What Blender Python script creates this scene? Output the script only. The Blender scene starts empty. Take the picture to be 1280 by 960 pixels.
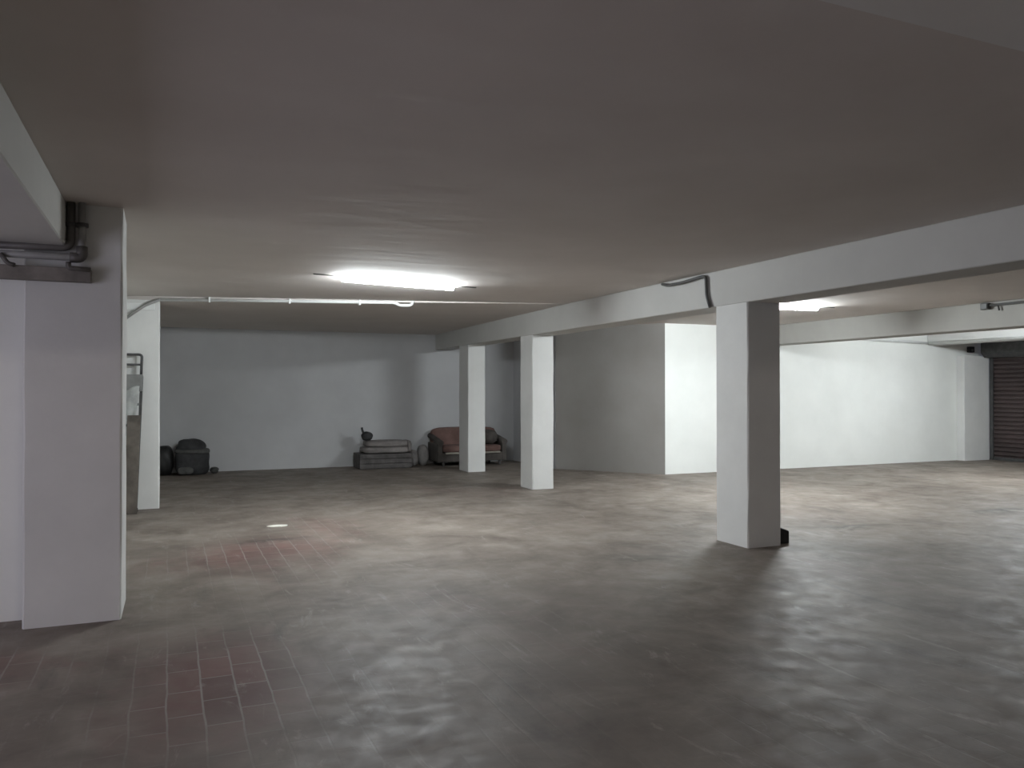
import bpy, bmesh, math, random
from mathutils import Vector, Matrix

random.seed(7)
S = bpy.context.scene
COL = S.collection
R = math.radians

# ------------------------------------------------------------------ camera, world, exposure
# world axes follow the building: +Y runs along the pillar rows, +X across them
cam_data = bpy.data.cameras.new('camera')
cam = bpy.data.objects.new('camera', cam_data)
COL.objects.link(cam)
cam.location = (0, 0, 1.55)
cam.rotation_euler = (R(90.46), 0, R(-23.27))
cam_data.sensor_width = 36
cam_data.lens = 36 * 1000 / 1280
cam_data.clip_start = 0.02
S.camera = cam

EXPOSURE = 0.75
TUBE_A, TUBE_B, TUBE_C = 172.0, 252.0, 212.0     # the three ceiling tubes in view or just beside it
TUBE_FILL = 56.0                                     # added unseen fill tube behind the viewpoint, weaker and warmer
DAYLIGHT = 46.0                                   # sky light through the entrance on the left (watts)
TUBE_COLOR = (0.90, 0.97, 1.0, 1)

S.view_settings.view_transform = 'Standard'
S.view_settings.look = 'None'
S.view_settings.gamma = 1
S.view_settings.exposure = EXPOSURE
S.view_settings.use_curve_mapping = False

world = bpy.data.worlds.new('dusk_sky')
S.world = world
world.use_nodes = True
bg = world.node_tree.nodes['Background']
bg.inputs['Color'].default_value = (0.62, 0.66, 0.9, 1)
bg.inputs['Strength'].default_value = 0.15

dl = bpy.data.lights.new('entrance_daylight', 'AREA')
dl.shape = 'RECTANGLE'
dl.size, dl.size_y = 3.4, 2.1
dl.energy = DAYLIGHT
dl.color = (0.85, 0.83, 1.0)
dlo = bpy.data.objects.new('entrance_daylight', dl)
dlo.location = (-4.75, 2.4, 1.2)
dlo.rotation_euler = (R(90), 0, R(-90))
COL.objects.link(dlo)

# ------------------------------------------------------------------ materials
def new_mat(name):
    m = bpy.data.materials.new(name)
    m.use_nodes = True
    nt = m.node_tree
    return m, nt, nt.nodes['Principled BSDF']

def noise(nt, scale, detail=4, rough=.55, vec=None, dist=0):
    n = nt.nodes.new('ShaderNodeTexNoise')
    n.inputs['Scale'].default_value = scale
    n.inputs['Detail'].default_value = detail
    n.inputs['Roughness'].default_value = rough
    n.inputs['Distortion'].default_value = dist
    if vec is not None:
        nt.links.new(vec, n.inputs['Vector'])
    return n.outputs['Fac']

def ramp(nt, fac, stops):
    r = nt.nodes.new('ShaderNodeValToRGB')
    e = r.color_ramp.elements
    while len(e) < len(stops):
        e.new(.5)
    for el, (p, c) in zip(e, stops):
        el.position = p
        el.color = (c, c, c, 1) if isinstance(c, (int, float)) else (*c, 1)
    nt.links.new(fac, r.inputs['Fac'])
    return r.outputs['Color']

def mix(nt, fac, a, b, mode='MIX'):
    m = nt.nodes.new('ShaderNodeMix')
    m.data_type = 'RGBA'
    m.blend_type = mode
    for k, v in ((0, fac), (6, a), (7, b)):
        s = m.inputs[k]
        if isinstance(v, (int, float)):
            s.default_value = v
        elif isinstance(v, tuple):
            s.default_value = (*v, 1) if len(v) == 3 else v
        else:
            nt.links.new(v, s)
    return m.outputs[2]

def mathn(nt, op, a, b=0.0):
    m = nt.nodes.new('ShaderNodeMath')
    m.operation = op
    for i, v in enumerate((a, b)):
        if isinstance(v, (int, float)):
            m.inputs[i].default_value = v
        else:
            nt.links.new(v, m.inputs[i])
    return m.outputs[0]

def position(nt):
    return nt.nodes.new('ShaderNodeNewGeometry').outputs['Position']

def bump(nt, bsdf, height, strength, dist=.01):
    b = nt.nodes.new('ShaderNodeBump')
    b.inputs['Strength'].default_value = strength
    b.inputs['Distance'].default_value = dist
    nt.links.new(height, b.inputs['Height'])
    nt.links.new(b.outputs['Normal'], bsdf.inputs['Normal'])

def plaster(name, lo, hi, scale=1.3, rough=.85):
    m, nt, b = new_mat(name)
    p = position(nt)
    f = noise(nt, scale, 5, .6, p)
    c = ramp(nt, f, [(.3, lo), (.7, hi)])
    nt.links.new(c, b.inputs['Base Color'])
    b.inputs['Roughness'].default_value = rough
    b.inputs['Specular IOR Level'].default_value = .2
    h = noise(nt, 22, 4, .6, p)
    bump(nt, b, h, .12, .01)
    return m

def simple(name, col, rough=.6, metal=0, vary=.25, scale=9, bmp=.15):
    m, nt, b = new_mat(name)
    tc = nt.nodes.new('ShaderNodeTexCoord').outputs['Object']
    f = noise(nt, scale, 4, .6, tc)
    lo = tuple(x * (1 - vary) for x in col)
    hi = tuple(min(1, x * (1 + vary)) for x in col)
    nt.links.new(ramp(nt, f, [(.3, lo), (.7, hi)]), b.inputs['Base Color'])
    b.inputs['Roughness'].default_value = rough
    b.inputs['Metallic'].default_value = metal
    if bmp:
        bump(nt, b, f, bmp, .01)
    return m

M = {}
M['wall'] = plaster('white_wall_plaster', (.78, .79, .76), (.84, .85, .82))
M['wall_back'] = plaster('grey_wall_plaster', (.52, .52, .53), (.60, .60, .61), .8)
M['wall_shaded'] = plaster('shade_darkened_wall', (.26, .245, .23), (.31, .295, .28), .9)  # colour darkened to stand in for shade from the right bay's lamp
M['pillar'] = plaster('white_pillar_paint', (.66, .66, .645), (.72, .72, .705), 2.2)
M['ceiling'] = plaster('ceiling_paint', (.60, .555, .522), (.67, .625, .592), .7)
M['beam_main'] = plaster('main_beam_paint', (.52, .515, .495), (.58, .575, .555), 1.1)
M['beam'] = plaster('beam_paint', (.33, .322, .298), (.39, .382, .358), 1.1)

def add_trowel_marks(m):
    nt = m.node_tree
    b = nt.nodes['Principled BSDF']
    mp = nt.nodes.new('ShaderNodeMapping')
    mp.inputs['Rotation'].default_value = (0, 0, .5)
    mp.inputs['Scale'].default_value = (.9, 2.6, 1)
    nt.links.new(position(nt), mp.inputs['Vector'])
    bump(nt, b, noise(nt, 1.1, 3, .5, mp.outputs[0], .6), .10, .05)
add_trowel_marks(M['ceiling'])

def floor_material():
    m, nt, b = new_mat('dusty_brick_paving')
    p = position(nt)
    sep = nt.nodes.new('ShaderNodeSeparateXYZ')
    nt.links.new(p, sep.inputs[0])
    wob = mathn(nt, 'MULTIPLY', mathn(nt, 'SUBTRACT', noise(nt, 2.2, 2, .5, p), .5), .03)
    cmb = nt.nodes.new('ShaderNodeCombineXYZ')
    nt.links.new(mathn(nt, 'ADD', sep.outputs['Y'], wob), cmb.inputs['X'])
    nt.links.new(mathn(nt, 'ADD', sep.outputs['X'], wob), cmb.inputs['Y'])
    br = nt.nodes.new('ShaderNodeTexBrick')
    br.offset = .5
    nt.links.new(cmb.outputs[0], br.inputs['Vector'])
    br.inputs['Scale'].default_value = 1
    br.inputs['Brick Width'].default_value = .33
    br.inputs['Row Height'].default_value = .165
    br.inputs['Mortar Size'].default_value = .006
    br.inputs['Mortar Smooth'].default_value = .4
    br.inputs['Bias'].default_value = 0
    br.inputs['Color1'].default_value = (.180, .094, .083, 1)
    br.inputs['Color2'].default_value = (.120, .066, .060, 1)
    br.inputs['Mortar'].default_value = (.27, .245, .225, 1)
    # dust film: thick nearly everywhere, swept thin in patches
    mp = nt.nodes.new('ShaderNodeMapping')
    mp.inputs['Scale'].default_value = (1.0, .55, 1)
    nt.links.new(p, mp.inputs['Vector'])
    big = noise(nt, .55, 5, .62, mp.outputs[0], .4)
    fine = noise(nt, 5.5, 5, .65, p, .3)
    dust = mathn(nt, 'ADD', mathn(nt, 'MULTIPLY', big, .95), mathn(nt, 'MULTIPLY', fine, .45))
    # the places where the red brick shows through
    bare = None
    for (cx, cy, rx, ry, k) in ((.22, 4.5, .46, .95, .52), (.75, 8.0, .9, .9, .33), (2.2, 9.4, 1.3, .8, .16), (5.6, 5.2, 1.2, .5, .08), (-.9, 5.2, .5, .4, .25), (4.5, 2.0, 1.5, 1.0, .08)):
        dx = mathn(nt, 'DIVIDE', mathn(nt, 'SUBTRACT', sep.outputs['X'], cx), rx)
        dy = mathn(nt, 'DIVIDE', mathn(nt, 'SUBTRACT', sep.outputs['Y'], cy), ry)
        r2 = mathn(nt, 'ADD', mathn(nt, 'MULTIPLY', dx, dx), mathn(nt, 'MULTIPLY', dy, dy))
        g = mathn(nt, 'MULTIPLY', mathn(nt, 'POWER', 2.718, mathn(nt, 'MULTIPLY', r2, -1.0)), k)
        bare = g if bare is None else mathn(nt, 'ADD', bare, g)
    dust = mathn(nt, 'SUBTRACT', dust, bare)
    cover = ramp(nt, dust, [(.28, .08), (.60, .95)])
    dcol = ramp(nt, noise(nt, 1.7, 5, .6, p, .5), [(.28, (.124, .102, .086)), (.5, (.198, .170, .145)), (.74, (.300, .265, .229))])
    col = mix(nt, cover, br.outputs['Color'], dcol)
    # shade painted into the floor colour towards the front, with ragged edges
    front_shade = mathn(nt, 'ADD', sep.outputs['Y'], mathn(nt, 'MULTIPLY', mathn(nt, 'SUBTRACT', big, .5), 5.0))
    front_shade = mathn(nt, 'ADD', front_shade, mathn(nt, 'MULTIPLY', sep.outputs['X'], -.25))
    shade_fac = ramp(nt, mathn(nt, 'MULTIPLY', front_shade, .1), [(.15, .40), (.55, 0)])
    col = mix(nt, shade_fac, col, (.075, .064, .055))
    # dark tyre and oil stains
    mp2 = nt.nodes.new('ShaderNodeMapping')
    mp2.inputs['Scale'].default_value = (1.6, .5, 1)
    mp2.inputs['Rotation'].default_value = (0, 0, .6)
    nt.links.new(p, mp2.inputs['Vector'])
    st = ramp(nt, noise(nt, 1.1, 6, .7, mp2.outputs[0], .8), [(.58, 0), (.74, .5)])
    col = mix(nt, st, col, (.07, .064, .060))
    # a few oil spots of their own shape
    for (cx, cy, rx, ry, k) in ((7.1, 6.86, .30, .10, .75), (9.9, 7.05, .55, .10, .75), (8.9, 5.4, .5, .12, .5), (1.0, 8.6, .28, .07, .7), (4.0, 6.4, .5, .25, .25)):
        wx = mathn(nt, 'MULTIPLY', mathn(nt, 'SUBTRACT', fine, .5), .5)
        dx = mathn(nt, 'DIVIDE', mathn(nt, 'SUBTRACT', mathn(nt, 'ADD', sep.outputs['X'], wx), cx), rx)
        dy = mathn(nt, 'DIVIDE', mathn(nt, 'SUBTRACT', mathn(nt, 'ADD', sep.outputs['Y'], wx), cy), ry)
        r2 = mathn(nt, 'ADD', mathn(nt, 'MULTIPLY', dx, dx), mathn(nt, 'MULTIPLY', dy, dy))
        col = mix(nt, mathn(nt, 'MULTIPLY', mathn(nt, 'POWER', 2.718, mathn(nt, 'MULTIPLY', r2, -1.0)), k), col, (.045, .04, .036))
    # pale scuffs
    sc = ramp(nt, noise(nt, 3.1, 6, .75, mp2.outputs[0], 1.2), [(.58, 0), (.70, .5)])
    col = mix(nt, sc, col, (.34, .32, .29))
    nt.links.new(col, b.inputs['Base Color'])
    nt.links.new(ramp(nt, fine, [(.3, .46), (.75, .72)]), b.inputs['Roughness'])
    b.inputs['Specular IOR Level'].default_value = .26
    h = mathn(nt, 'ADD', mathn(nt, 'MULTIPLY', br.outputs['Fac'], -.12), mathn(nt, 'MULTIPLY', fine, .9))
    bump(nt, b, h, .22, .012)
    return m
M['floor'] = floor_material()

def emitter(name, col, strength):
    m, nt, b = new_mat(name)
    b.inputs['Base Color'].default_value = (.8, .8, .8, 1)
    b.inputs['Emission Color'].default_value = col
    b.inputs['Emission Strength'].default_value = strength
    return m

M['white_plastic'] = simple('white_plastic', (.72, .73, .72), .45, 0, .06, 5, 0)
M['grey_plastic'] = simple('grey_conduit_plastic', (.30, .30, .29), .5, 0, .15, 8, 0)
M['dark_plastic'] = simple('dark_conduit_plastic', (.075, .075, .072), .5, 0, .2, 8, 0)
M['dark_pipe'] = simple('dark_pipe_paint', (.12, .112, .105), .5, 0, .2, 8, .05)
M['black'] = simple('black_rubber', (.012, .012, .012), .7, 0, .3, 14, .2)
M['board'] = simple('weathered_board', (.23, .21, .19), .8, 0, .3, 6, .3)
M['metal'] = simple('grey_metal', (.24, .25, .25), .45, .6, .2, 10, .05)
M['dark_metal'] = simple('dark_metal', (.085, .085, .085), .5, .4, .3, 10, .05)
M['brown_wood'] = simple('brown_wood', (.10, .085, .072), .7, 0, .5, 5, .3)
M['cloth_grey'] = simple('grey_sheet', (.40, .41, .40), .9, 0, .25, 6, .5)
M['panel_grey'] = simple('grey_panel', (.20, .20, .195), .7, 0, .2, 5, .1)
M['dark_fabric'] = simple('dark_fabric', (.045, .045, .047), .9, 0, .4, 7, .5)
M['dark_band'] = simple('worn_grey_strap', (.095, .095, .09), .8, 0, .3, 9, .3)
M['black_fabric'] = simple('black_bag_film', (.014, .014, .014), .5, 0, .3, 7, .5)
M['mattress'] = simple('grey_brown_mattress', (.225, .205, .197), .95, 0, .25, 4, .5)
M['crate'] = simple('dark_crate_wood', (.10, .092, .09), .85, 0, .4, 6, .4)
M['sack'] = simple('grey_sack', (.30, .285, .28), .9, 0, .2, 6, .5)
M['sofa_red'] = simple('faded_red_brown_upholstery', (.165, .098, .085), .95, 0, .25, 6, .5)
M['sofa_dark'] = simple('dark_sofa_arm', (.085, .075, .068), .9, 0, .3, 6, .4)
M['sofa_trim'] = simple('pale_sofa_piping', (.36, .33, .28), .85, 0, .2, 8, .2)
M['paper'] = simple('white_paper', (.75, .73, .66), .8, 0, .05, 8, 0)

def shutter_material():
    m, nt, b = new_mat('maroon_shutter_paint')
    p = position(nt)
    f = noise(nt, 1.4, 4, .6, p)
    nt.links.new(ramp(nt, f, [(.3, (.046, .033, .033)), (.7, (.074, .052, .051))]), b.inputs['Base Color'])
    b.inputs['Roughness'].default_value = .55
    return m
M['shutter'] = shutter_material()

# ------------------------------------------------------------------ mesh helpers
def box_bm(bm, x0, x1, y0, y1, z0, z1, bev=0.0, seg=2):
    t = bmesh.new()
    bmesh.ops.create_cube(t, size=1)
    for v in t.verts:
        v.co = Vector(((x0 + x1) / 2 + v.co.x * (x1 - x0), (y0 + y1) / 2 + v.co.y * (y1 - y0), (z0 + z1) / 2 + v.co.z * (z1 - z0)))
    if bev:
        bmesh.ops.bevel(t, geom=list(t.edges), offset=bev, segments=seg, affect='EDGES', profile=.5)
    merge(bm, t)

def merge(bm, t, mat=None):
    me = bpy.data.meshes.new('tmp')
    if mat is not None:
        bmesh.ops.transform(t, matrix=mat, verts=t.verts)
    t.to_mesh(me)
    t.free()
    bm.from_mesh(me)
    bpy.data.meshes.remove(me)

def tube_bm(bm, pts, r, n=12, bend=0.0):
    """A round pipe swept along a polyline; bend > 0 rounds its corners."""
    pts = [Vector(p) for p in pts]
    if bend:
        q = [pts[0]]
        for a, b, c in zip(pts, pts[1:], pts[2:]):
            u, w = (a - b).normalized(), (c - b).normalized()
            k = min(bend, (a - b).length * .45, (c - b).length * .45)
            s, e = b + u * k, b + w * k
            for i in range(6):
                t = i / 5
                q.append((1 - t) ** 2 * s + 2 * t * (1 - t) * b + t * t * e)
        q.append(pts[-1])
        pts = q
    rings = []
    up = None
    for i, p in enumerate(pts):
        d = (pts[min(i + 1, len(pts) - 1)] - pts[max(i - 1, 0)]).normalized()
        if up is None:
            up = d.orthogonal().normalized()
        up = (up - d * up.dot(d)).normalized()
        s = d.cross(up)
        rings.append([bm.verts.new(p + r * (math.cos(2 * math.pi * k / n) * up + math.sin(2 * math.pi * k / n) * s)) for k in range(n)])
    for a, b in zip(rings, rings[1:]):
        for k in range(n):
            f = bm.faces.new((a[k], a[(k + 1) % n], b[(k + 1) % n], b[k]))
            f.smooth = True
    bm.faces.new(rings[0][::-1])
    bm.faces.new(rings[-1])

def prism_bm(bm, outline, axis, a, b):
    """Extrude a 2D outline along axis ('x','y','z') between a and b."""
    def P(u, v, w):
        return {'x': (w, u, v), 'y': (u, w, v), 'z': (u, v, w)}[axis]
    A = [bm.verts.new(P(u, v, a)) for u, v in outline]
    B = [bm.verts.new(P(u, v, b)) for u, v in outline]
    bm.faces.new(A)
    bm.faces.new(B[::-1])
    n = len(A)
    for i in range(n):
        bm.faces.new((A[i], B[i], B[(i + 1) % n], A[(i + 1) % n]))
    bmesh.ops.recalc_face_normals(bm, faces=bm.faces)

def lump_bm(bm, c, size, power=2.6, seed=0, rough=.06, n=28, flat=True):
    """A soft superellipsoid with uneven folds, its underside flattened on the ground."""
    rnd = random.Random(seed)
    ph = [(rnd.uniform(2, 6), rnd.uniform(2, 6), rnd.uniform(2, 6), rnd.uniform(0, 6.28)) for _ in range(5)]
    t = bmesh.new()
    bmesh.ops.create_uvsphere(t, u_segments=n, v_segments=n // 2 + 4, radius=1)
    for v in t.verts:
        d = v.co.normalized()
        k = (abs(d.x) ** power + abs(d.y) ** power + abs(d.z) ** power) ** (-1 / power)
        q = d * k
        w = sum(math.sin(a * q.x + b_ * q.y + c_ * q.z + o) for a, b_, c_, o in ph) / 5
        q *= 1 + rough * w
        v.co = Vector((c[0] + q.x * size[0] / 2, c[1] + q.y * size[1] / 2, c[2] + q.z * size[2] / 2))
    if flat:
        lo = c[2] - size[2] / 2
        for v in t.verts:
            if v.co.z < lo + .06 * size[2]:
                v.co.z = lo
    for f in t.faces:
        f.smooth = True
    merge(bm, t)

def obj(name, bm, mat, parent=None):
    me = bpy.data.meshes.new(name)
    bmesh.ops.recalc_face_normals(bm, faces=bm.faces)
    bm.to_mesh(me)
    bm.free()
    me.materials.append(mat)
    o = bpy.data.objects.new(name, me)
    COL.objects.link(o)
    if parent is not None:
        o.parent = parent
        o.matrix_parent_inverse = Matrix.Translation(-parent.location)   # geometry is given in world space
        pp = parent.parent
        if pp is not None:
            o.matrix_parent_inverse = Matrix.Translation(Vector((0, 0, 0)))
    return o

def tag(o, label, cat=None, group=None, kind=None):
    o['label'] = label
    if cat: o['category'] = cat
    if group: o['group'] = group
    if kind: o['kind'] = kind
    return o

def thing(name, label, cat, loc, group=None):
    o = bpy.data.objects.new(name, None)
    o.empty_display_size = .1
    COL.objects.link(o)
    o.location = loc
    return tag(o, label, cat, group)

def bx(*a, **k):
    bm = bmesh.new()
    box_bm(bm, *a, **k)
    return bm

def tb(*a, **k):
    bm = bmesh.new()
    tube_bm(bm, *a, **k)
    return bm

def struct(name, bm, mat, label):
    return tag(obj(name, bm, mat), label, None, None, 'structure')

# ------------------------------------------------------------------ the setting
CZ, BZ = 2.79, 2.42            # ceiling height, underside of the beams
SZ = 2.735                     # ceiling of the rear bay
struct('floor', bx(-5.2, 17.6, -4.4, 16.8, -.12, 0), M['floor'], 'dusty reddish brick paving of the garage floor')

bm = bmesh.new()
box_bm(bm, -5.2, 17.6, -4.4, 16.8, CZ, CZ + .25)
struct('ceiling', bm, M['ceiling'], 'brown grey painted concrete ceiling slab')
bm = bmesh.new()
lo = [bm.verts.new(v) for v in ((-.62, 11.61, 2.735), (5.23, 10.19, 2.785), (5.23, 16.3, 2.735), (-.62, 16.3, 2.735))]
hi = [bm.verts.new((v.co.x, v.co.y, CZ - .001)) for v in lo]
bm.faces.new(lo); bm.faces.new(hi)
for i in range(4):
    bm.faces.new((lo[i], lo[(i + 1) % 4], hi[(i + 1) % 4], hi[i]))
struct('trim_1', bm, M['ceiling'], 'lower ceiling slab over the dark rear bay')

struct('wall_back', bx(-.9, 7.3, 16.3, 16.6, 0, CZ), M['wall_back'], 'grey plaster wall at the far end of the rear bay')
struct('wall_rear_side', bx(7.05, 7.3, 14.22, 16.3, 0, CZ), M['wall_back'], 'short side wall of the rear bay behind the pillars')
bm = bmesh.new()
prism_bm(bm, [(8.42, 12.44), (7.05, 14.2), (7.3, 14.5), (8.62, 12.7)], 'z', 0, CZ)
struct('wall_slanting', bm, M['wall_shaded'], 'grey brown wall with shade painted in, slanting back from the edge of the bright wall')
struct('wall_bright', bx(8.425, 17.25, 12.44, 12.69, 0, CZ), M['wall'], 'long white wall of the right bays under the lamp')
bm = bmesh.new()
box_bm(bm, 17.0, 17.25, -4.2, 8.2, 0, CZ)
box_bm(bm, 17.0, 17.25, 8.2, 12.44, 2.62, CZ)
struct('wall_right', bm, M['wall'], 'white side wall around the maroon roller shutter')
struct('wall_behind', bx(-5.0, 17.25, -4.2, -4.0, 0, CZ), M['wall'], 'white wall behind the viewpoint')
bm = bmesh.new()
box_bm(bm, -5.0, -4.8, -4.0, .6, 0, CZ)
box_bm(bm, -5.0, -4.8, 4.2, 6.5, 0, CZ)
box_bm(bm, -5.0, -4.8, .6, 4.2, 2.35, CZ)
struct('wall_left', bm, M['wall'], 'left wall with the open entrance')
struct('wall_left_recess', bx(-4.8, -.84, 6.28, 6.5, 0, CZ), M['wall'], 'lavender lit wall left of the big near pillar')
struct('wall_left_rear', bx(-.85, -.62, 6.5, 16.3, 0, CZ), M['wall'], 'left wall running back behind the big pillar')

# maroon roller shutter
dz = bmesh.new()
y0, y1 = 8.3, 12.22
prof = []
n = 26
for i in range(n):
    z = 2.5 * i / n
    prof += [(16.965, z), (16.935, z + .022), (16.935, z + .068), (16.965, z + .088)]
prof += [(16.965, 2.5), (17.0, 2.5), (17.0, 0)]
prism_bm(dz, prof, 'y', y0, y1)
door = struct('door_1', dz, M['shutter'], 'dark maroon ribbed roller shutter at the right end')
gr = obj('shutter_guide', bx(16.90, 17.0, 12.16, 12.24, 0, 2.5, bev=.006), M['dark_metal'], door)
hb = bmesh.new()
prism_bm(hb, [(17.0, 2.28), (16.72, 2.28), (16.60, 2.38), (16.60, 2.60), (16.66, 2.66), (17.0, 2.66)], 'y', 8.3, 12.22)
obj('shutter_box', hb, M['dark_metal'], door)
obj('bottom_bar', bx(16.92, 16.99, 8.3, 12.16, 0, .07, bev=.008), M['dark_metal'], door)

# ------------------------------------------------------------------ pillars and beams
def pillar_bm(x0, x1, y0, y1, z1, seed=0):
    bm = bmesh.new()
    t = bmesh.new()
    rnd = random.Random(seed)
    nz = 9
    c = .012
    rings = []
    for k in range(nz + 1):
        z = z1 * k / nz
        j = lambda: rnd.uniform(-.003, .003)
        out = [(x0 + c, y0), (x1 - c, y0), (x1, y0 + c), (x1, y1 - c), (x1 - c, y1), (x0 + c, y1), (x0, y1 - c), (x0, y0 + c)]
        rings.append([t.verts.new((x + j(), y + j(), z)) for x, y in out])
    for a, b in zip(rings, rings[1:]):
        for i in range(8):
            t.faces.new((a[i], a[(i + 1) % 8], b[(i + 1) % 8], b[i]))
    t.faces.new(rings[0][::-1])
    t.faces.new(rings[-1])
    merge(bm, t)
    return bm

PG = 'white square pillars of the garage'
def pillar(label, x0, x1, y0, y1, z1, seed, group=PG):
    return tag(obj('pillar', pillar_bm(x0, x1, y0, y1, z1, seed), M['pillar']), label, 'pillar', group)

pillar('white pillar with the small black block at its foot, nearest of the right-hand row', 5.23, 5.64, 6.30, 6.80, BZ, 1)
pillar('white pillar in the middle of the row, between the near one and the red-brown sofa', 5.23, 5.60, 11.36, 11.82, BZ, 2)
pillar('farthest slim white pillar, standing in front of the red-brown sofa', 5.23, 5.58, 14.27, 14.78, BZ, 3)
pillar('broad grey pillar close at the left, with pipes and a board at its top', -.865, -.285, 6.03, 6.62, CZ, 4)
pillar('white pillar behind the broad left one, with a ladder leaning on it', -.62, -.10, 11.5, 12.05, SZ, 5)
tag(obj('pilaster', pillar_bm(16.10, 16.90, 12.24, 12.435, 2.31, 6), M['pillar']), 'low white pilaster at the wall corner beside the maroon roller shutter', 'pilaster')

BG = 'painted concrete ceiling beams'
def beam(label, *a, mat='beam'):
    return tag(obj('ceiling_beam', bx(*a, bev=.008, seg=1), M[mat]), label, 'beam', BG)
beam('long pale beam carried by the row of three white pillars', 5.23, 5.64, -3.98, 16.29, BZ, CZ, mat='beam_main')
beam('beam above the broad left pillar, where the pipes hang', -1.03, -.62, -3.98, 6.02, 2.50, CZ, mat='beam_main')
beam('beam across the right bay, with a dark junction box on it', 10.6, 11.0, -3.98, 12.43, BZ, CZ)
beam('brightly lit shallow beam close to the maroon shutter', 15.2, 15.6, -3.98, 12.43, 2.54, CZ, mat='pillar')
beam('cross beam overhead in the upper right corner', -.62, 5.23, .95, 1.37, BZ, CZ, mat='pillar')

# ------------------------------------------------------------------ ceiling tube lamps
def tube_lamp(label, cx, cy, rot, length, strength, color=TUBE_COLOR):
    rt = thing('tube_lamp', label, 'lamp', (cx, cy, CZ), 'fluorescent tube lamps on the ceiling')
    mt = Matrix.Translation((cx, cy, 0)) @ Matrix.Rotation(rot, 4, 'Z')
    L = length / 2
    def fin(bm):
        bmesh.ops.transform(bm, matrix=mt, verts=bm.verts)
        return bm
    obj('housing', fin(bx(-L, L, -.036, .036, 2.779, CZ - .002, bev=.002)), M['white_plastic'], rt)
    d = bmesh.new()
    out = [(-.040, 2.780)] + [(.040 * -math.cos(math.pi * k / 10), 2.780 - .055 * math.sin(math.pi * k / 10)) for k in range(1, 10)] + [(.040, 2.780)]
    prism_bm(d, out, 'x', -L + .005, L - .005)
    obj('diffuser', fin(d), emitter('lit_tube', color, strength), rt)
    for s in (-1, 1):
        a, b = sorted((s * (L - .03), s * (L + .012)))
        obj('end_cap', fin(bx(a, b, -.042, .042, 2.768, CZ - .003, bev=.004)), M['white_plastic'], rt)
        obj('cable', fin(tb([(s * L, 0, 2.777), (s * (L + .10), 0, 2.780), (s * (L + .32), 0, 2.782)], .007, n=8)), M['grey_plastic'], rt)
    return rt
tube_lamp('lit white tube lamp on the ceiling over the middle of the open bay', 2.40, 8.785, R(11.0), 1.38, TUBE_A)
tube_lamp('lit tube lamp half hidden behind the nearest right pillar', 8.10, 9.10, R(-4), 1.38, TUBE_B)
tube_lamp('lit tube lamp in the bay between the two rightmost beams', 13.3, 8.80, 0, 1.38, TUBE_C)

tube_lamp('unseen warm fill tube added on the ceiling behind the viewpoint', 1.2, -1.8, 0, 1.38, TUBE_FILL, (1.0, .90, .80, 1))

# ------------------------------------------------------------------ pipes, conduits, fittings
# white conduit under the edge of the lower ceiling slab
c = thing('white_conduit', 'white conduit along the ceiling edge with a hooked end under the tube lamp', 'conduit', (-.1, 11.38, 2.74))
EY = lambda x: 11.61 - 1.42 * (x + .62) / 5.85 - .03          # the slab edge runs at a slight angle
obj('pipe', tb([(-.1, EY(-.1), 2.742), (2.86, EY(2.86), 2.757), (2.93, EY(2.93), 2.722), (3.06, EY(3.06), 2.722), (3.10, EY(3.1), 2.75), (3.10, EY(3.1), CZ - .004)], .021, n=12, bend=.03), M['white_plastic'], c)
for x in (.5, 1.5, 2.4):
    obj('clip', bx(x - .012, x + .012, EY(x) - .028, EY(x) + .028, 2.715, 2.785, bev=.004), M['white_plastic'], c)
# bracket pipe going down to the left of the second left pillar
c = thing('bracket_pipe', 'short slanting pipe on top of the pillar with the ladder', 'pipe', (-.3, 11.4, 2.6))
obj('pipe', tb([(-.10, 11.455, 2.742), (-.28, 11.45, 2.66), (-.52, 11.46, 2.47)], .02, n=10, bend=.05), M['grey_plastic'], c)
obj('plate', bx(-.50, -.16, 11.47, 11.50, 2.60, 2.685, bev=.006), M['white_plastic'], c)
# dark pipes at the near left pillar
for i, (x, y, r, lab, mm) in enumerate(((-.590, 5.985, .026, 'dark downpipe on the broad left pillar, against the beam end', 'dark_pipe'),
                                    (-.525, 5.985, .030, 'grey downpipe beside the dark one on the broad left pillar', 'grey_plastic'))):
    p = thing('downpipe', lab, 'pipe', (x, y, 2.46), 'pipes at the broad left pillar')
    if i == 0:
        obj('pipe', tb([(x, y, CZ), (x, y, 2.49), (-1.25, 5.97, 2.475)], r, n=12, bend=.06), M[mm], p)
    else:
        obj('pipe', tb([(x, 5.975, CZ), (x, 5.975, 2.425), (-1.25, 5.965, 2.425)], r * .8, n=12, bend=.06), M[mm], p)
        obj('elbow', tb([(x, 5.975, 2.50), (x, 5.975, 2.425), (x - .07, 5.975, 2.425)], r * 1.15, n=12, bend=.05), M['dark_pipe'], p)
    obj('clamp', tb([(x, y - .005, 2.63), (x, y - .005, 2.655)], r * 1.3, n=12), M['dark_metal'], p)
p = thing('wall_board', 'grey brown board fixed across the broad left pillar under the pipes', 'board', (-1.0, 5.99, 2.26))
bmb = bmesh.new()
box_bm(bmb, -1.75, -.47, 5.955, 6.03, 2.265, 2.355, bev=.006)
obj('plank', bmb, M['board'], p)
obj('bracket', tb([(-.60, 5.94, 2.39), (-.60, 5.94, 2.35), (-.47, 5.94, 2.345)], .016, n=8, bend=.02), M['dark_pipe'], p)
obj('bracket', tb([(-.98, 5.94, 2.42), (-.94, 5.94, 2.36), (-.90, 5.94, 2.35)], .014, n=8, bend=.02), M['dark_pipe'], p)
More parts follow.
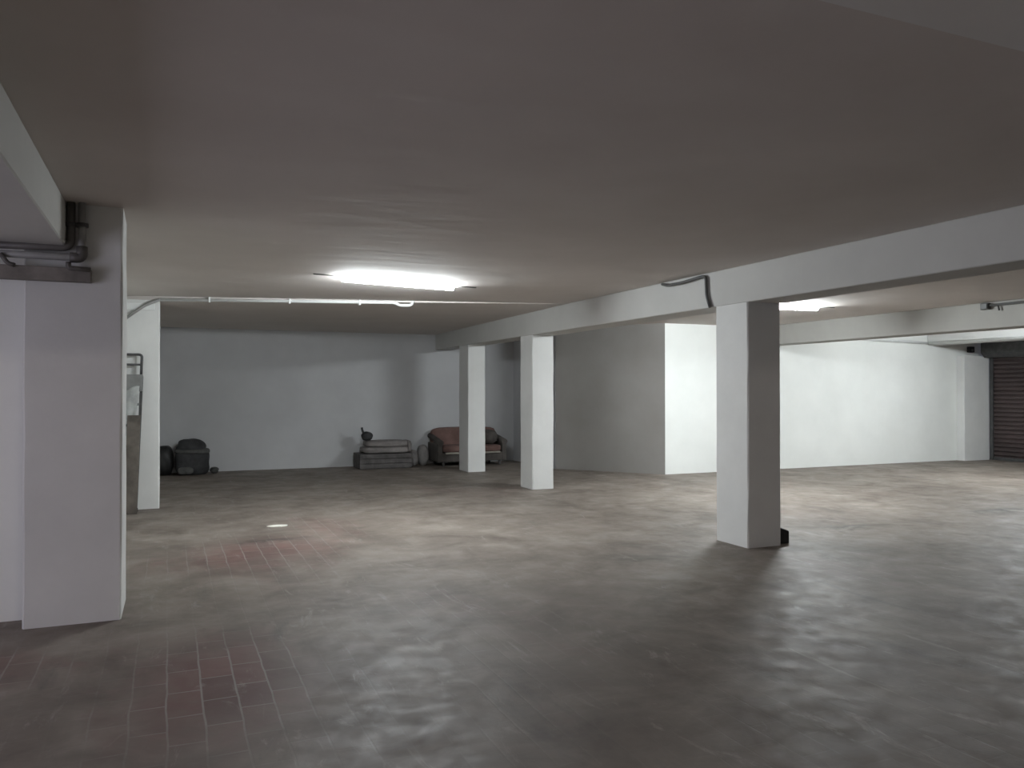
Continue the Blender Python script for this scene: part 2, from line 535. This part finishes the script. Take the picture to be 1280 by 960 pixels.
# dark conduit on the long beam
tag(obj('dark_conduit', tb([(5.19, 7.72, 2.765), (5.19, 7.60, 2.735), (5.19, 7.30, 2.735), (5.205, 7.05, 2.755), (5.205, 6.93, 2.755), (5.205, 6.92, 2.55), (5.205, 6.86, 2.42)], .017, n=10, bend=.05), M['dark_plastic']),
    'dark bent conduit on the long pale beam beside the nearest right pillar', 'conduit')
# junction box on the second beam
p = thing('junction_box', 'dark junction box with a conduit on the beam at the far right', 'box', (10.56, 7.7, 2.72))
obj('housing', bx(10.53, 10.60, 7.64, 7.76, 2.685, 2.775, bev=.008), M['dark_plastic'], p)
obj('lid', bx(10.52, 10.535, 7.65, 7.75, 2.695, 2.765, bev=.004), M['dark_plastic'], p)
obj('conduit', tb([(10.565, 7.64, 2.74), (10.565, 5.2, 2.74)], .018, n=10), M['dark_plastic'], p)
obj('drop', tb([(10.565, 7.52, 2.74), (10.565, 7.50, 2.66)], .012, n=8), M['dark_plastic'], p)
# white conduits near the bright wall and the shallow beam
tag(obj('white_wall_conduit', tb([(12.9, 12.40, 2.63), (15.18, 12.40, 2.58)], .03, n=10), M['white_plastic']), 'white conduit along the top of the bright wall', 'conduit')
tag(obj('white_beam_conduit', tb([(15.16, 12.36, 2.575), (15.16, 4.0, 2.575)], .025, n=10), M['white_plastic']), 'white conduit along the shallow beam close to the maroon shutter', 'conduit')
p = thing('shutter_sensor', 'small black box above the pilaster beside the shutter', 'sensor', (16.5, 12.2, 2.40))
obj('housing', bx(16.44, 16.60, 12.36, 12.44, 2.40, 2.53, bev=.012), M['black'], p)
obj('lens', tb([(16.52, 12.36, 2.45), (16.52, 12.345, 2.45)], .03, n=12), M['dark_plastic'], p)

# black block at the foot of the nearest pillar
bmb = bmesh.new()
prism_bm(bmb, [(5.642, 0), (5.80, 0), (5.80, .12), (5.785, .13), (5.66, .175), (5.642, .175)], 'y', 6.36, 6.55)
bmesh.ops.bevel(bmb, geom=list(bmb.edges), offset=.006, segments=1, affect='EDGES')
tag(obj('rubber_block', bmb, M['black']), 'small black slant-topped block on the floor against the nearest right pillar', 'block')

# ------------------------------------------------------------------ ladder corner
def lean(bm, x, y0, tilt, rz=0, shear=.036):
    for v in bm.verts:
        v.co.x += shear * (v.co.z - 1.75)
    bmesh.ops.transform(bm, matrix=Matrix.Translation((x, y0, 0)) @ Matrix.Rotation(rz, 4, 'Z') @ Matrix.Rotation(-tilt, 4, 'X'), verts=bm.verts)
    return bm
lx, ly, lt = -.50, 11.27, R(4.2)
p = thing('step_ladder', 'folded step ladder leaning on the white pillar behind the broad left one', 'ladder', (lx, ly, 0))
for s in (-1, 1):
    g = bmesh.new()
    box_bm(g, s * .19 - .018, s * .19 + .018, -.012, .03, .01, 1.74, bev=.004)
    obj('stile', lean(g, lx, ly, lt), M['dark_metal'], p)
    obj('rubber_foot', lean(bx(s * .19 - .024, s * .19 + .024, -.018, .036, 0.002, .05, bev=.006), lx, ly, lt), M['black'], p)
g = bmesh.new()
tube_bm(g, [(-.18, .01, 1.72), (-.18, .01, 2.02), (.18, .01, 2.02), (.18, .01, 1.72)], .017, n=10, bend=.04)
tube_bm(g, [(-.18, .01, 1.89), (.18, .01, 1.89)], .014, n=10)
obj('guard_rail', lean(g, lx, ly, lt), M['dark_metal'], p)
obj('platform', lean(bx(-.205, .205, -.03, -.008, 1.54, 1.76, bev=.006), lx, ly, lt), M['panel_grey'], p)
for z in (.28, .55, .82, 1.09, 1.36):
    obj('step', lean(bx(-.175, .175, -.028, .02, z, z + .03, bev=.004), lx, ly, lt), M['metal'], p)
# cloth on the ladder
g = bmesh.new()
nx, nz = 14, 16
grid = [[None] * (nz + 1) for _ in range(nx + 1)]
for i in range(nx + 1):
    for k in range(nz + 1):
        u, w = i / nx, k / nz
        x = -.20 + .37 * u - .03 * w * u
        z = 1.56 - .40 * w - .05 * math.sin(5 * u)
        y = -.05 + .016 * math.sin(14 * u + 2 * w) * (.4 + w)
        grid[i][k] = g.verts.new((x, y, z))
for i in range(nx):
    for k in range(nz):
        g.faces.new((grid[i][k], grid[i + 1][k], grid[i + 1][k + 1], grid[i][k + 1])).smooth = True
o = tag(obj('dust_sheet', lean(g, lx, ly, lt), M['cloth_grey']), 'crumpled pale grey sheet hanging on the folded step ladder', 'sheet')
sm = o.modifiers.new('thickness', 'SOLIDIFY'); sm.thickness = .006
# planks leaning with it
for i, (x, w, h, y, tl, sh, lab) in enumerate(((-.425, .15, 1.24, 11.07, R(4.2), .026, 'dark brown plank leaning in front of the folded step ladder'),
                                               (-.60, .16, 1.30, 11.11, R(4.2), .02, 'wider brown plank leaning at the left of the folded ladder'))):
    g = bx(-w / 2, w / 2, -.012, .012, 0.004, h, bev=.004)
    tag(obj('plank', lean(g, x + 1.75 * sh, y, tl, 0, sh), M['brown_wood']), lab, 'plank', 'planks leaning by the step ladder')

# ------------------------------------------------------------------ things stored along the back wall
# dark covered bundle at the left
p = thing('dark_bundle', 'dark strapped bundle at the left end of the back wall', 'bundle', (.42, 15.95, 0))
g = bmesh.new(); lump_bm(g, (.42, 15.95, .235), (.58, .50, .47), 5, 3, .05); obj('body', g, M['dark_fabric'], p)
g = bmesh.new(); lump_bm(g, (.40, 15.95, .50), (.50, .44, .32), 2.3, 4, .10); obj('top_roll', g, M['dark_fabric'], p)
g = bmesh.new(); lump_bm(g, (.42, 15.95, .43), (.60, .51, .09), 5, 9, .04, flat=False); obj('flap', g, M['dark_band'], p)
g = bmesh.new(); lump_bm(g, (.30, 15.71, .09), (.26, .08, .13), 3, 5, .06); obj('pocket', g, M['dark_band'], p)
g = bmesh.new(); lump_bm(g, (-.06, 15.98, .27), (.32, .42, .54), 2.8, 11, .09)
tag(obj('black_bag', g, M['black_fabric']), 'black bag beside the dark strapped bundle, next to the left pillar', 'bag')
g = bmesh.new(); lump_bm(g, (.80, 15.98, .06), (.16, .18, .12), 2.0, 21, .18)
tag(obj('rag', g, M['dark_band']), 'small crumpled rag on the floor right of the dark bundle', 'rag')

# crate with a folded mattress, dark sack on its end
p = thing('wooden_crate', 'low dark crate under the folded mattress at the back wall', 'crate', (3.98, 15.85, 0))
for k in range(3):
    obj('side_board', bx(3.44, 4.50, 15.50, 15.525, .02 + k * .095, .105 + k * .095, bev=.004), M['crate'], p)
obj('box', bx(3.45, 4.49, 15.525, 16.15, .0, .295, bev=.01), M['crate'], p)
p = thing('folded_mattress', 'grey brown mattress folded on the low dark crate', 'mattress', (4.0, 15.85, .3))
g = bmesh.new(); lump_bm(g, (4.01, 15.84, .365), (.94, .60, .125), 6, 31, .03); obj('lower_fold', g, M['mattress'], p)
g = bmesh.new(); lump_bm(g, (4.05, 15.86, .485), (.88, .56, .13), 5, 32, .04); obj('upper_fold', g, M['mattress'], p)
g = bmesh.new(); lump_bm(g, (4.47, 15.84, .425), (.10, .54, .24), 4, 33, .05); obj('end_fold', g, M['mattress'], p)
g = bmesh.new(); lump_bm(g, (3.66, 15.85, .64), (.22, .28, .17), 2.4, 41, .12)
tube_bm(g, [(3.60, 15.84, .66), (3.56, 15.83, .76), (3.55, 15.83, .81)], .022, n=8)
tag(obj('tied_sack', g, M['dark_fabric']), 'small dark tied sack lying on the folded mattress', 'sack')
for i, (x, y, s, lab) in enumerate(((4.65, 15.98, (.19, .36, .32), 'grey sack on the floor against the end of the crate'),
                                    (4.87, 16.02, (.22, .34, .43), 'paler bulging sack between the crate and the sofa'))):
    g = bmesh.new(); lump_bm(g, (x, y, s[2] / 2), s, 2.5, 51 + i, .08)
    tag(obj('sack', g, M['sack']), lab, 'sack', 'grey sacks at the back wall')

# sofa behind the far pillar
sx0, sx1, sy0, sy1 = 5.02, 6.54, 15.42, 16.22
p = thing('sofa', 'old red-brown upholstered sofa behind the farthest pillar', 'sofa', ((sx0 + sx1) / 2, 15.8, 0))
obj('frame', bx(sx0 + .08, sx1 - .08, sy0 + .06, sy1, .09, .27, bev=.015), M['sofa_dark'], p)
g = bmesh.new(); lump_bm(g, ((sx0 + sx1) / 2, sy1 - .13, .51), (sx1 - sx0 - .10, .26, .52), 7, 61, .02, 40); obj('backrest', g, M['sofa_red'], p)
for k in range(2):
    w = (sx1 - sx0 - .24) / 2
    cx = sx0 + .12 + w * (k + .5)
    g = bmesh.new(); lump_bm(g, (cx, sy0 + .30, .35), (w, .62, .15), 5, 62 + k, .02); st = obj('seat_cushion', g, M['sofa_red'], p)
obj('piping', bx(sx0 + .16, sx1 - .16, sy0 + .012, sy0 + .06, .25, .29, bev=.012), M['sofa_trim'], p)
for s in (0, 1):
    x = sx0 + .06 if s == 0 else sx1 - .06
    g = bmesh.new()
    box_bm(g, x - .05, x + .05, sy0 + .05, sy1 - .02, .09, .47, bev=.02)
    tube_bm(g, [(x, sy0 + .03, .48), (x, sy1 - .04, .60)], .06, n=16)
    obj('arm', g, M['sofa_dark'], p)
for x in (sx0 + .14, sx1 - .14):
    for y in (sy0 + .12, sy1 - .10):
        g = bmesh.new()
        bmesh.ops.create_cone(g, cap_ends=True, segments=12, radius1=.022, radius2=.035, depth=.10, matrix=Matrix.Translation((x, y, .05)))
        obj('leg', g, M['crate'], p)

g = bmesh.new(); lump_bm(g, (6.17, 15.70, .575), (.44, .44, .29), 2.6, 71, .10)
tag(obj('blanket', g, M['sofa_dark']), 'dark bundled blanket lying on the right end of the red-brown sofa', 'blanket')
# scraps on the floor
def scrap(label, x, y, w, d, seed, mat='paper'):
    rnd = random.Random(seed)
    g = bmesh.new()
    n = 9
    top = [g.verts.new((x + w / 2 * math.cos(2 * math.pi * k / n) * rnd.uniform(.75, 1.1), y + d / 2 * math.sin(2 * math.pi * k / n) * rnd.uniform(.75, 1.1), rnd.uniform(.004, .016))) for k in range(n)]
    c = g.verts.new((x, y, .02))
    bot = [g.verts.new((v.co.x, v.co.y, .001)) for v in top]
    for k in range(n):
        g.faces.new((top[k], top[(k + 1) % n], c))
        g.faces.new((bot[k], bot[(k + 1) % n], top[(k + 1) % n], top[k]))
    g.faces.new(bot[::-1])
    return tag(obj('paper_scrap', g, M[mat]), label, 'paper', 'paper scraps on the floor')
scrap('pale paper scrap on the brick floor between the ladder pillar and the tube lamp', 1.16, 9.45, .26, .14, 1)
scrap('small pale scrap on the floor at the far right edge', 10.1, 6.55, .22, .12, 2)
